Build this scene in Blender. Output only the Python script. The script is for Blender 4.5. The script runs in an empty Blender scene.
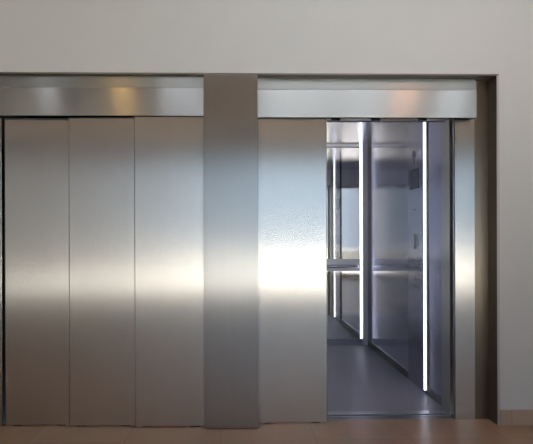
import bpy, bmesh, math, random
from mathutils import Vector, Matrix
random.seed(4)
SC = bpy.context.scene
COL = SC.collection

# ------------------------------------------------------------------ camera
F, YAW, ROLL, H, D = 470.0, .020, .0028, 1.28, 3.15
cam = bpy.data.cameras.new('camera'); cam_o = bpy.data.objects.new('camera', cam); COL.objects.link(cam_o)
cam.sensor_fit = 'HORIZONTAL'; cam.sensor_width = 36.0; cam.lens = F/533*36.0
cam.shift_x = .0396; cam.shift_y = .0281
cam.clip_start = .05
fw = Vector((math.sin(YAW), math.cos(YAW), 0)); rt0 = Vector((math.cos(YAW), -math.sin(YAW), 0)); up0 = Vector((0, 0, 1))
rt = rt0*math.cos(ROLL)-up0*math.sin(ROLL); up = up0*math.cos(ROLL)+rt0*math.sin(ROLL)
M = Matrix((rt, up, -fw)).transposed().to_4x4(); M.translation = Vector((0, -D, H))
cam_o.matrix_world = M
SC.camera = cam_o

# ------------------------------------------------------------------ world and exposure
SC.view_settings.view_transform = 'Standard'; SC.view_settings.look = 'None'
SC.view_settings.gamma = 1; SC.view_settings.use_curve_mapping = False
SC.view_settings.exposure = 0.0
world = bpy.data.worlds.new('world'); SC.world = world; world.use_nodes = True
wn = world.node_tree.nodes; bg = wn['Background']
bg.inputs['Color'].default_value = (.60, .80, 1.0, 1); bg.inputs['Strength'].default_value = 1.9   # overcast daylight

# large area light: daylight entering through the hall's glazing
def area(name, loc, rot, sx, sy, power, color):
    l = bpy.data.lights.new(name, 'AREA'); l.shape = 'RECTANGLE'; l.size = sx; l.size_y = sy
    l.energy = power; l.color = color
    o = bpy.data.objects.new(name, l); o.location = loc; o.rotation_euler = rot; COL.objects.link(o); return o

HALL_X0, HALL_X1, HALL_Y, CEIL = -6.0, 7.0, -6.8, 3.3
sun = bpy.data.lights.new('sun', 'SUN'); sun.energy = 37; sun.color = (1, .96, .9); sun.angle = .01
sun_o = bpy.data.objects.new('sun', sun); COL.objects.link(sun_o); sun_o.location = (8, -12, 10)
sun_o.rotation_euler = Vector((-.55, -.12, -.8)).to_track_quat('-Z', 'Y').to_euler()      # falls along the glazed front, outdoors
ADDED_LAMPS = [  # x, y, half length, half depth, colour, strength of each added lamp
    (.91, -1.4, .66, .09, (.91, .96, 1.0), 13.5),  # this row is added for the light bands on the headers
    (2.28, -1.4, .13, .09, (.91, .96, 1.0), 17),
    (-.57, -1.4, .19, .09, (.88, .93, 1.0), 15),
    (-1.90, -1.4, .07, .09, (.92, .95, 1.0), 20),
    (-1.15, -1.4, .09, .09, (1.0, .60, .20), 30),
    (1.775, -1.4, .13, .09, (1.0, .58, .40), 34),
    (1.3, -.55, 1.6, .07, (.92, .96, 1.0), 2.4),  # this pair is added to wash the wall above the lifts
    (-2.2, -.55, 1.0, .07, (.95, .97, 1.0), .3),
]

# ------------------------------------------------------------------ materials
def lin(r, g, b):
    f = lambda c: ((c/255+.055)/1.055)**2.4 if c/255 > .04045 else c/255/12.92
    return (f(r), f(g), f(b), 1)

def mat(name, color, rough=.5, metal=0, aniso=0, T=None, grain=None, noise=0, spec=.5):
    m = bpy.data.materials.new(name); m.use_nodes = True
    n, l = m.node_tree.nodes, m.node_tree.links; b = n['Principled BSDF']
    b.inputs['Base Color'].default_value = color; b.inputs['Roughness'].default_value = rough
    b.inputs['Metallic'].default_value = metal; b.inputs['Specular IOR Level'].default_value = spec
    if aniso:
        b.inputs['Anisotropic'].default_value = aniso
        c = n.new('ShaderNodeCombineXYZ')
        for i in range(3): c.inputs[i].default_value = T[i]
        l.new(c.outputs[0], b.inputs['Tangent'])
    if grain or noise:
        tc = n.new('ShaderNodeTexCoord'); mp = n.new('ShaderNodeMapping'); nz = n.new('ShaderNodeTexNoise')
        l.new(tc.outputs['Object'], mp.inputs[0]); l.new(mp.outputs[0], nz.inputs['Vector'])
        mp.inputs['Scale'].default_value = grain or (6, 6, 6)
        nz.inputs['Scale'].default_value = 1; nz.inputs['Detail'].default_value = 4
        mx = n.new('ShaderNodeMix'); mx.data_type = 'RGBA'
        mx.inputs['A'].default_value = [c*(1-noise) for c in color[:3]]+[1]
        mx.inputs['B'].default_value = [min(1, c*(1+noise)) for c in color[:3]]+[1]
        l.new(nz.outputs['Fac'], mx.inputs['Factor']); l.new(mx.outputs['Result'], b.inputs['Base Color'])
    return m

def emis(name, color, s):
    m = bpy.data.materials.new(name); m.use_nodes = True
    b = m.node_tree.nodes['Principled BSDF']
    b.inputs['Base Color'].default_value = (.8, .8, .8, 1)
    b.inputs['Emission Color'].default_value = (*color[:3], 1); b.inputs['Emission Strength'].default_value = s
    return m

VG, HG = (90, 90, .6), (.6, 90, 90)      # vertical / horizontal brushing grain
wall_m = mat('wall_paint', lin(200, 202, 203), .9, noise=.015, spec=.2)
ceil_m = mat('ceiling_paint', lin(158, 140, 124), .9, spec=.2)
dark_wall_m = mat('timber_wall', lin(120, 95, 75), .6, grain=(3, 3, .5), noise=.15)
steel_door = mat('brushed_steel_door', (.62, .60, .575, 1), .265, 1, .86, (1, 0, 0), VG, .06)
steel_pillar = mat('brushed_steel_pillar', (.42, .415, .41, 1), .28, 1, .86, (1, 0, 0), VG, .05)
steel_head = mat('brushed_steel_header', (.43, .44, .45, 1), .27, 1, .95, (0, 0, 1), HG, .05)
steel_rail = mat('brushed_steel_rail', (.34, .35, .35, 1), .40, 1, .9, (0, 0, 1), HG, .05)
steel_car = mat('brushed_steel_car', (.82, .82, .92, 1), .17, 1, .85, (0, 1, 0), VG, .04)
steel_cop = mat('steel_panel', (.55, .55, .62, 1), .24, 1, .9, (0, 1, 0), VG, .04)
steel_back = mat('steel_back', (.58, .58, .64, 1), .30, 1, .9, (1, 0, 0), VG, .04)
steel_ceiling = mat('satin_ceiling', (.82, .82, .86, 1), .25, 1)
steel_sill = mat('aluminium_sill', (.45, .45, .48, 1), .35, 1)
steel_post = mat('olive_steel', (.30, .30, .27, 1), .35, 1)
steel_side = mat('post_steel', (.52, .52, .46, 1), .4, .9)
edge_m = mat('panel_edge', (.22, .20, .18, 1), .45, 1)
mirror_m = mat('mirror', (.85, .85, .83, 1), .03, 1)
chrome = mat('chrome', (.75, .75, .78, 1), .12, 1)
frame_m = mat('dark_bronze_frame', (.20, .18, .165, 1), .42, .8)
lip_m = mat('frame_lip', (.48, .46, .46, 1), .45, .7)
brass_m = mat('bronze_side_strip', (.27, .22, .17, 1), .35, 1, .8, (1, 0, 0))
black_m = mat('black_gap', (.012, .012, .013, 1), .6)
dark_m = mat('dark_plastic', (.03, .03, .035, 1), .3)
screen_m = mat('screen_glass', (.30, .31, .36, 1), .3, .6)
rubber_floor = mat('car_floor_vinyl', lin(142, 143, 158), .42, noise=.06, grain=(30, 30, 30))
skirt_m = mat('skirting_tile', lin(176, 154, 138), .45, noise=.05)
led_m = emis('led_white', (.76, .80, 1.0), 4.5)
steel_dim = mat('brushed_steel_dim', (.48, .48, .58, 1), .30, 1, .95, (0, 1, 0), VG, .04)  # darker copy of the car steel, weakens light strip glow on nearby panels
steel_satin = mat('satin_steel', (.80, .80, .84, 1), .5, .6)

def tile_mat(name, c1, c2, grout, sx, sy, rough, axis='XY', off=(0, 0, 0)):
    m = bpy.data.materials.new(name); m.use_nodes = True
    n, l = m.node_tree.nodes, m.node_tree.links; b = n['Principled BSDF']
    tc = n.new('ShaderNodeTexCoord'); mp = n.new('ShaderNodeMapping'); br = n.new('ShaderNodeTexBrick')
    l.new(tc.outputs['Object'], mp.inputs[0]); l.new(mp.outputs[0], br.inputs['Vector'])
    mp.inputs['Location'].default_value = off
    if axis == 'XZ': mp.inputs['Rotation'].default_value = (math.pi/2, 0, 0)
    br.offset = 0; br.inputs['Scale'].default_value = 1
    br.inputs['Brick Width'].default_value = sx; br.inputs['Row Height'].default_value = sy
    br.inputs['Mortar Size'].default_value = .003
    br.inputs['Color1'].default_value = c1; br.inputs['Color2'].default_value = c2; br.inputs['Mortar'].default_value = grout
    nz = n.new('ShaderNodeTexNoise'); nz.inputs['Scale'].default_value = 5; nz.inputs['Detail'].default_value = 6
    l.new(tc.outputs['Object'], nz.inputs['Vector'])
    mx = n.new('ShaderNodeMix'); mx.data_type = 'RGBA'; mx.blend_type = 'OVERLAY'; mx.inputs['Factor'].default_value = .18
    l.new(br.outputs['Color'], mx.inputs['A']); l.new(nz.outputs['Color'], mx.inputs['B'])
    hs = n.new('ShaderNodeHueSaturation'); hs.inputs['Saturation'].default_value = .9
    l.new(mx.outputs['Result'], hs.inputs['Color']); l.new(hs.outputs[0], b.inputs['Base Color'])
    b.inputs['Roughness'].default_value = rough
    return m
floor_m = tile_mat('floor_tiles', lin(160, 128, 102), lin(154, 122, 97), lin(145, 116, 94), .6, .6, .27, off=(.1, .2, 0))

# ------------------------------------------------------------------ mesh helpers
class MB:
    def __init__(s): s.bm = bmesh.new()
    def box(s, x0, x1, y0, y1, z0, z1, bev=0):
        t = bmesh.new(); bmesh.ops.create_cube(t, size=1)
        for v in t.verts:
            v.co = ((x0+x1)/2+v.co.x*(x1-x0), (y0+y1)/2+v.co.y*(y1-y0), (z0+z1)/2+v.co.z*(z1-z0))
        if bev: bmesh.ops.bevel(t, geom=t.edges[:], offset=bev, segments=2, affect='EDGES', profile=.5)
        return s._merge(t)
    def _merge(s, t):
        me = bpy.data.meshes.new('tmp'); t.to_mesh(me); t.free(); s.bm.from_mesh(me); bpy.data.meshes.remove(me); return s
    def cyl(s, c, axis, r, h, n=24, bev=0):
        t = bmesh.new(); bmesh.ops.create_cone(t, cap_ends=True, segments=n, radius1=r, radius2=r, depth=h)
        if bev:
            e = [e for e in t.edges if abs(e.verts[0].co.z-e.verts[1].co.z) < 1e-6]
            bmesh.ops.bevel(t, geom=e, offset=bev, segments=2, affect='EDGES')
        R = Vector((0, 0, 1)).rotation_difference(Vector(axis)).to_matrix().to_4x4(); R.translation = Vector(c)
        bmesh.ops.transform(t, matrix=R, verts=t.verts); return s._merge(t)
    def tube(s, pts, r, n=14):
        t = bmesh.new(); rings = []
        pts = [Vector(p) for p in pts]
        for i, p in enumerate(pts):
            d = (pts[min(i+1, len(pts)-1)]-pts[max(i-1, 0)]).normalized()
            a = d.cross(Vector((0, 0, 1)))
            if a.length < .01: a = d.cross(Vector((1, 0, 0)))
            a.normalize(); b = d.cross(a)
            rings.append([t.verts.new(p+(a*math.cos(k*2*math.pi/n)+b*math.sin(k*2*math.pi/n))*r) for k in range(n)])
        for i in range(len(rings)-1):
            for k in range(n): t.faces.new((rings[i][k], rings[i][(k+1) % n], rings[i+1][(k+1) % n], rings[i+1][k]))
        t.faces.new(rings[0][::-1]); t.faces.new(rings[-1])
        return s._merge(t)
    def poly_prism(s, pts, x0, x1):         # outline in y-z, extruded along x
        t = bmesh.new()
        a = [t.verts.new((x0, y, z)) for y, z in pts]; b = [t.verts.new((x1, y, z)) for y, z in pts]
        t.faces.new(a); t.faces.new(b[::-1])
        for i in range(len(pts)):
            j = (i+1) % len(pts); t.faces.new((a[i], b[i], b[j], a[j]))
        return s._merge(t)
    def build(s, name, m, parent=None, smooth=False):
        bmesh.ops.recalc_face_normals(s.bm, faces=s.bm.faces[:])
        me = bpy.data.meshes.new(name); s.bm.to_mesh(me); s.bm.free(); me.materials.append(m)
        if smooth:
            for p in me.polygons: p.use_smooth = True
            me.set_sharp_from_angle(angle=math.radians(35))
        o = bpy.data.objects.new(name, me); COL.objects.link(o)
        if parent: o.parent = parent; o.matrix_parent_inverse = root_inv(parent)
        return o
def root_inv(p):
    m = Matrix.Identity(4); q = p
    while q: m = Matrix.Translation(q.location) @ m; q = q.parent
    return m.inverted() if p.parent is None else Matrix.Identity(4)
def tag(o, label, cat, group=None, kind=None):
    if label: o['label'] = label
    if cat: o['category'] = cat
    if group: o['group'] = group
    if kind: o['kind'] = kind
    return o
def thing(name, loc, label, cat, group=None):
    o = bpy.data.objects.new(name, None); o.location = loc; o.empty_display_size = .1; COL.objects.link(o)
    return tag(o, label, cat, group)
def struct(name, mb, m):
    o = mb.build(name, m); o['kind'] = 'structure'; return o
def centre(o):      # put a mesh thing's origin at the middle of its base
    vs = [v.co for v in o.data.vertices]
    c = Vector(((min(v.x for v in vs)+max(v.x for v in vs))/2, (min(v.y for v in vs)+max(v.y for v in vs))/2, min(v.z for v in vs)))
    o.data.transform(Matrix.Translation(-c)); o.location = c; return o

# ------------------------------------------------------------------ the hall
OX0, OX1, OZ = -1.84, 1.782, 2.378       # the recess for the two lifts
WT = .30
fl = MB().box(HALL_X0-.3, HALL_X1+.3, HALL_Y-.3, .128, -.12, 0)
struct('floor', fl, floor_m)
w = MB().box(HALL_X0, OX0, 0, WT, 0, CEIL).box(OX1, HALL_X1, 0, WT, 0, CEIL).box(OX0, OX1, 0, WT, OZ, CEIL)
struct('wall_front', w, wall_m)
struct('ceiling', MB().box(HALL_X0-.3, HALL_X1+.3, HALL_Y-.3, WT, CEIL, CEIL+.15), ceil_m)
struct('wall_left', MB().box(HALL_X0-.3, HALL_X0, HALL_Y-.3, WT, 0, CEIL), wall_m)
struct('wall_right', MB().box(HALL_X1, HALL_X1+.3, HALL_Y-.3, WT, 0, CEIL), wall_m)
# far wall behind the viewer, with its glazed openings
WZ0, WZ1 = .10, 3.0
wins = [(-5.1, -3.9), (-3.4, -2.5), (-2.1, -1.2), (-1.0, .4), (.5, 2.0), (2.1, 3.6), (3.9, 5.4)]
b = MB().box(HALL_X0, HALL_X1, HALL_Y-.3, HALL_Y, 0, WZ0).box(HALL_X0, HALL_X1, HALL_Y-.3, HALL_Y, WZ1, CEIL)
xs = [HALL_X0]+[v for a in wins for v in a]+[HALL_X1]
for i in range(0, len(xs), 2): b.box(xs[i], xs[i+1], HALL_Y-.3, HALL_Y, WZ0, WZ1)
struct('wall_back', b, dark_wall_m)
glass = bpy.data.materials.new('window_glass'); glass.use_nodes = True
n, l = glass.node_tree.nodes, glass.node_tree.links
tr = n.new('ShaderNodeBsdfTransparent'); gl = n.new('ShaderNodeBsdfGlossy'); mx = n.new('ShaderNodeMixShader')
gl.inputs['Roughness'].default_value = .02; mx.inputs[0].default_value = .06
l.new(tr.outputs[0], mx.inputs[1]); l.new(gl.outputs[0], mx.inputs[2]); l.new(mx.outputs[0], n['Material Output'].inputs[0])
winframe_m = mat('window_frame_paint', lin(90, 88, 86), .5)
for i, (a, c) in enumerate(wins):
    fr = MB().box(a, a+.05, HALL_Y-.18, HALL_Y-.1, WZ0, WZ1).box(c-.05, c, HALL_Y-.18, HALL_Y-.1, WZ0, WZ1)
    fr.box(a+.05, c-.05, HALL_Y-.18, HALL_Y-.1, WZ0, WZ0+.05).box(a+.05, c-.05, HALL_Y-.18, HALL_Y-.1, WZ1-.05, WZ1)
    o = struct('window_%d' % (i+1), fr, winframe_m)
    p = MB().box(a+.05, c-.05, HALL_Y-.145, HALL_Y-.135, WZ0+.05, WZ1-.05).build('pane', glass, o)
struct('ground', MB().box(-30, 30, -45, HALL_Y-.3, -.4, -.10), mat('outdoor_paving', lin(215, 212, 205), .9))
struct('added_dark_ground', MB().box(-30, -1.0, -40, -12.4, -.10, -.085), mat('added_dark_ground', lin(84, 84, 76), .95))  # dark slab added out of view to dim the left doors' reflection
struct('added_grey_ground', MB().box(-.95, 30, -40, -20.0, -.10, -.085), mat('added_grey_ground', lin(150, 148, 142), .95))  # slab added out of view to dim far ground reflected in the open leaf
struct('added_sky_blocker', MB().box(-14, -2.4, -14.5, -14, -.10, 7), mat('sky_blocker_grey', lin(96, 88, 80), .9))  # added out of view to hide the sky from the left doors' reflection

# skirting tiles along the front wall
for name, x0, x1 in (('baseboard_right', OX1+.001, HALL_X1), ('baseboard_left', HALL_X0, OX0-.001)):
    s = MB(); x = x0; first = .078 if name.endswith('right') else .6
    while x < x1-.01:
        e = min(x+first, x1); s.box(x+.0012, e-.0012, -.010, .0, 0, .105, .0015); x = e; first = .6
    struct(name, s, skirt_m)

# metal lining of the recess
RD = .125
struct('trim_1', MB().box(OX0, OX1, -.004, RD, OZ-.010, OZ), frame_m)
struct('trim_2', MB().box(OX1-.014, OX1, 0, RD, 0, OZ-.010), frame_m)
struct('trim_3', MB().box(OX0, OX0+.014, 0, RD, 0, OZ-.010), frame_m)
struct('trim_4', MB().box(OX1-.016, OX1+.001, -.006, 0, 0, OZ-.010, .001), lip_m)
struct('trim_5', MB().box(OX0-.001, OX0+.016, -.006, 0, 0, OZ-.010, .001), lip_m)
ZS = OZ-.010

# ------------------------------------------------------------------ fixed steel cladding
p = thing('pillar', (-.033, .05, 0), 'brushed steel pillar between the closed lift doors and the open lift', 'pillar')
MB().box(-.213, .147, -.012, .022, .004, ZS-.001, .002).build('face_plate', steel_pillar, p)
MB().box(-.195, .135, .09, .20, 0, ZS-.001).build('core', steel_post, p)

def header(x0, x1, yf, label):
    t = thing('header_panel', ((x0+x1)/2, yf, 2.09), label, 'header panel', None)
    MB().box(x0, x1, yf, yf+.020, 2.094, 2.283, .0012).build('face_plate', steel_head, t)
    tag(MB().box(x0, x1, yf+.004, yf+.020, 2.285, ZS-.018, .0012).build('upper_rail', steel_rail, t), 'darker narrow upper rail', None)
    MB().box(x0, x1, yf+.0205, yf+.028, 2.10, ZS-.001).build('backing_plate', steel_post, t)
    return t
header(-1.64, -.214, .010, 'horizontal brushed steel header above the closed three panel lift doors')
header(.148, 1.655, .045, 'horizontal brushed steel header above the open lift doorway')

def jamb(sgn, x0, x1, label, yf=.10):
    t = thing('door_jamb', ((x0+x1)/2, .15, 0), label, 'door jamb')
    MB().box(x0, x1, yf, yf+.012, 0, 2.30 if sgn > 0 else 2.09, .0012).build('face_plate', steel_door, t)
    MB().box(x0+.0005, x0+.012, yf+.0125, yf+.034, 0, 2.30 if sgn > 0 else 2.09, .001).build('return_plate', steel_sill, t)
    if sgn > 0:
        tag(MB().box(x1+.003, OX1-.0145, yf+.012, .185, 0, ZS-.001).build('side_strip', brass_m, t), 'narrow bronze coloured side strip', None)
    else:
        tag(MB().box(OX0+.0145, x0-.003, yf+.012, .185, 0, ZS-.001).build('side_strip', brass_m, t), 'narrow bronze coloured side strip', None)
    return t
jamb(1, 1.528, 1.668, 'brushed steel jamb at the right of the open lift doorway')
jamb(-1, -1.727, -1.588, 'brushed steel jamb at the far left edge beside the closed doors', .07)

# landing doors
def leaf(x0, x1, yf, label, name='lift_door_panel', ztop=2.0925, m=None):
    t = thing(name, ((x0+x1)/2, yf+.015, 0), label, 'lift door', 'sliding lift door panels')
    MB().box(x0, x1, yf, yf+.016, .006, ztop, .0016).build('face_plate', m or steel_door, t)
    MB().box(x0+.012, x1-.012, yf+.016, yf+.022, .012, ztop-.006).build('stiffener', steel_post, t)
    tag(MB().box(x0-.0008, x0+.0035, yf-.0006, yf+.017, .006, ztop, .0003).box(x1-.0035, x1+.0008, yf-.0006, yf+.017, .006, ztop, .0003).build('edge_trim', edge_m, t), 'darker edge of the panel', None)
    tag(MB().box(x0+.05, x0+.11, yf+.006, yf+.014, -.004, .006).box(x1-.11, x1-.05, yf+.006, yf+.014, -.004, .006).build('guide_shoe', dark_m, t), 'black guide shoes under the panel', None)
    return t
leaf(-1.568, -1.112, .072, 'leftmost of the three closed brushed steel lift door panels')
leaf(-1.128, -.672, .049, 'middle of the three closed brushed steel lift door panels')
leaf(-.682, -.200, .026, 'closed brushed steel lift door panel directly left of the pillar')
leaf(.140, .624, .068, 'half open brushed steel lift door panel directly right of the pillar')

# dark shaft structure behind the closed doors
struct('wall_1', MB().box(OX0+.015, .06, .30, .34, -.35, OZ), black_m)
struct('floor_pit', MB().box(OX0, 1.9, .129, 2.8, -.45, -.35), dark_wall_m)
struct('wall_2', MB().box(.148, 1.66, .075, .115, 2.122, 2.36), black_m)

struct('wall_shaft_right', MB().box(1.70, 1.80, WT+.001, 2.75, -.3, 2.9), dark_wall_m)
struct('wall_shaft_left', MB().box(-.12, -.02, WT+.05, 2.75, -.3, 2.9), dark_wall_m)
struct('wall_shaft_back', MB().box(-.12, 1.80, 2.65, 2.75, -.3, 2.9), dark_wall_m)
# sill at the landing
t = thing('door_sill', (.9, .16, 0), 'grey aluminium sill strip under the open lift doorway', 'door sill')
s = MB().box(.155, 1.525, .129, .140, -.03, 0).box(.155, 1.525, .150, .163, -.03, 0).box(.155, 1.525, .173, .190, -.03, 0).box(.155, 1.525, .129, .190, -.05, -.03)
s.build('tread', steel_sill, t)
MB().box(.155, 1.525, .141, .149, -.03, -.022).box(.155, 1.525, .164, .172, -.03, -.022).build('groove', black_m, t)


t = thing('door_track', (.9, .2, 2.11), 'dark door track above the open lift doorway', 'door track')
MB().box(.16, 1.60, .135, .175, 2.108, 2.15, .002).build('rail', steel_side, t)
for x in (.70, .98, 1.31):
    MB().box(x-.032, x+.032, .118, .134, 2.092, 2.125, .003).build('roller_block', dark_m, t)

# ------------------------------------------------------------------ lift car
CX0, CX1, CY0, CY1, CZ = .10, 1.549, .235, 2.40, 2.365
car = thing('lift_car', ((CX0+CX1)/2, 1.3, 0), 'open lift car lined with steel, mirror and vertical white light strips', 'lift car')
tag(MB().box(CX0-.03, CX1+.03, CY0+.045, CY1+.03, -.04, -.002).build('floor_panel', rubber_floor, car), 'grey vinyl floor', None)
MB().box(CX0, CX1, CY0-.015, CY0+.044, -.04, 0, .002).build('car_sill', steel_sill, car)
cp = MB().box(CX0-.03, CX1+.03, CY0, CY1+.03, CZ, CZ+.03).build('ceiling_panel', steel_ceiling, car)
# right side wall in panels
ys = [.36, .652, 1.60, 2.20, CY1]
for a, c in zip(ys[:-1], ys[1:]):
    MB().box(CX1, CX1+.02, a+.001, c-.001, .072, CZ, .0012).build('side_panel', steel_dim if a < .5 or a > 2.1 else steel_car, car)
MB().box(CX0-.02, CX0, .36, 1.3, .072, CZ, .001).build('side_panel', steel_car, car)
MB().box(CX0-.02, CX0, 1.302, CY1, .072, CZ, .001).build('side_panel', steel_car, car)
for sx in (0, 1):
    x0, x1 = ((CX0-.02, CX0+.004), (CX1-.004, CX1+.02))[sx]
    kp = MB().box(x0, x1, .36, CY1, 0, .066, .001).build('kick_plate', steel_post, car)
    MB().box(x0 if not sx else x0-.002, x1 if sx else x1+.002, .36, CY1, .066, .071).build('kick_plate_edge', chrome, kp)
# front posts and lintel
for sx, (x0, x1) in enumerate(((CX0-.04, CX0+.02), (1.543, 1.60))):
    MB().box(x0, x1, CY0-.018, .357, 0, CZ, .002).build('front_post', steel_side, car)
MB().box(1.5485, 1.5565, .3575, .366, 0, CZ, .001).build('post_edge', chrome, car)
MB().box(CX0, 1.543, CY0, .30, 2.128, CZ-.001, .002).build('lintel', steel_satin, car)
MB().box(CX0, 1.543, .262, .274, 2.116, 2.128).build('lintel_edge', chrome, car)
# back wall : steel right margin, mirror, kick plate
MB().box(CX0, CX1, CY1, CY1+.02, 0, CZ).build('back_wall', steel_back, car)
MB().box(1.4905, CX1-.001, CY1-.062, CY1, .005, CZ-.001, .001).build('corner_panel', steel_satin, car)  # deepened to block the strip's reflection, lightened to catch its light
mir = MB().box(CX0+.07, 1.468, CY1-.008, CY1, .075, 2.335, .001).build('mirror', mirror_m, car)
tag(mir, 'large mirror covering the back wall', None)
MB().box(CX0+.07, 1.468, CY1-.012, CY1, 2.336, 2.346).build('mirror_trim', dark_m, car)
MB().box(CX0+.07, 1.4895, CY1-.020, CY1, .0, .074, .001).build('kick_plate', steel_back, car)
# light strips
def led(x0, x1, y0, y1, z0, z1):
    MB().box(x0, x1, y0, y1, z0, z1).build('light_strip', led_m, car)
led(1.475, 1.483, CY1-.016, CY1-.001, .076, CZ-.002)
led(1.5275, 1.537, .638, .650, .03, CZ-.002)
led(CX0+.048, CX0+.061, CY1-.016, CY1-.001, .076, CZ-.002)
led(CX0+.012, CX0+.0215, .638, .650, .03, CZ-.002)
MB().box(CX0+.001, CX0+.035, .645, .979, 0, CZ-.001, .001).build('control_column', steel_cop, car)
MB().box(1.5375, CX1-.0005, .614, .650, .03, CZ-.002).build('strip_blocker', steel_side, car)  # added to block the light strip's reflection in the side panel
# handrail on the back wall
zr, yr = .930, CY1-.062
pts = [(.30, CY1-.010, zr), (.30, yr+.02, zr), (.32, yr, zr), (1.395, yr, zr)]
for k in range(1, 7):
    a = k/6*math.pi/2; pts.append((1.395+.035*math.sin(a), yr+.035*(1-math.cos(a)), zr))
pts.append((1.43, CY1-.010, zr))
tag(MB().box(CX0+.07, 1.468, CY1-.013, CY1-.0085, .872, 1.018, .001).build('rail_backplate', steel_sill, car), 'dark steel band behind the handrail', None)
hr = MB().tube(pts, .019).build('handrail', chrome, car, True)
for x in (.50, 1.24):
    MB().cyl((x, CY1-.034, zr), (0, 1, 0), .008, .05, 12).build('rail_bracket', chrome, hr, True)

# operating panel
xf = 1.538
col = MB().box(xf, 1.554, .690, 1.025, .004, CZ-.002, .0012).build('control_panel', steel_cop, car)
tag(col, 'full height steel control column with screen and buttons', None)
def part(name, mb, m, smooth=False, label=None):      # sub-parts of the control column
    o = mb.build(name, m, None, smooth); o.parent = col
    if label: o['label'] = label
    return o
part('display_frame', MB().box(xf-.003, xf, .770, .966, 1.690, 1.856, .001), dark_m)
part('display_screen', MB().box(xf-.0045, xf-.0028, .778, .958, 1.698, 1.848, .0006), screen_m, label='dark grey display screen')
ks = MB().cyl((xf-.003, .880, 1.985), (1, 0, 0), .034, .006, 24, .001)
ks.poly_prism([(.857, 1.972), (.903, 1.972), (.887, 1.890), (.873, 1.890)], xf-.004, xf)
part('key_switch', ks, screen_m)
part('key_switch_ring', MB().cyl((xf-.0065, .880, 1.985), (1, 0, 0), .019, .004, 20), steel_cop, True)
part('marking', MB().box(xf-.0006, xf, .835, .895, 1.507, 1.514), dark_m)
part('slot_plate', MB().box(xf-.002, xf, .825, .885, 1.175, 1.300, .001), steel_post)
part('slot', MB().box(xf-.003, xf-.0015, .837, .873, 1.185, 1.290), screen_m)
for row in range(4):
    for c in range(2):
        y, z = .835-c*.075, 1.080-row*.052
        part('call_button', MB().cyl((xf-.002, y, z), (1, 0, 0), .013, .008, 20, .0015), chrome, True)
for y, z in ((.945, 1.085), (.93, .872), (.845, .850), (.785, .845)):
    part('call_button', MB().cyl((xf-.002, y, z), (1, 0, 0), .013, .008, 20, .0015), chrome, True)

# ------------------------------------------------------------------ unseen lamps, added to streak the headers and brighten the wall
for i, (x, y, hx, hy, c, s) in enumerate(ADDED_LAMPS):
    lab = ['long white lamp added unseen to light the right header', 'short white lamp added unseen for the light band at the right header end', 'short white lamp added unseen for the light band left of the pillar',
           'tiny white lamp added unseen for a light band on the left header', 'small amber lamp added unseen for the gold band on the left header', 'small peach lamp added unseen for the peach band on the right header',
           'longest lamp, added unseen to brighten the wall above the open lift', 'long lamp added unseen to brighten the wall above the closed doors'][i]
    t = thing('added_lamp', (x, y, CEIL), lab, 'lamp', 'unseen hall lamps added for light')
    MB().box(x-hx-.02, x+hx+.02, y-hy-.02, y+hy+.02, CEIL-.05, CEIL-.0005, .003).build('housing', lip_m, t)
    MB().box(x-hx, x+hx, y-hy, y+hy, CEIL-.058, CEIL-.051).build('diffuser', emis('added_lamp_diffuser', c, s), t)
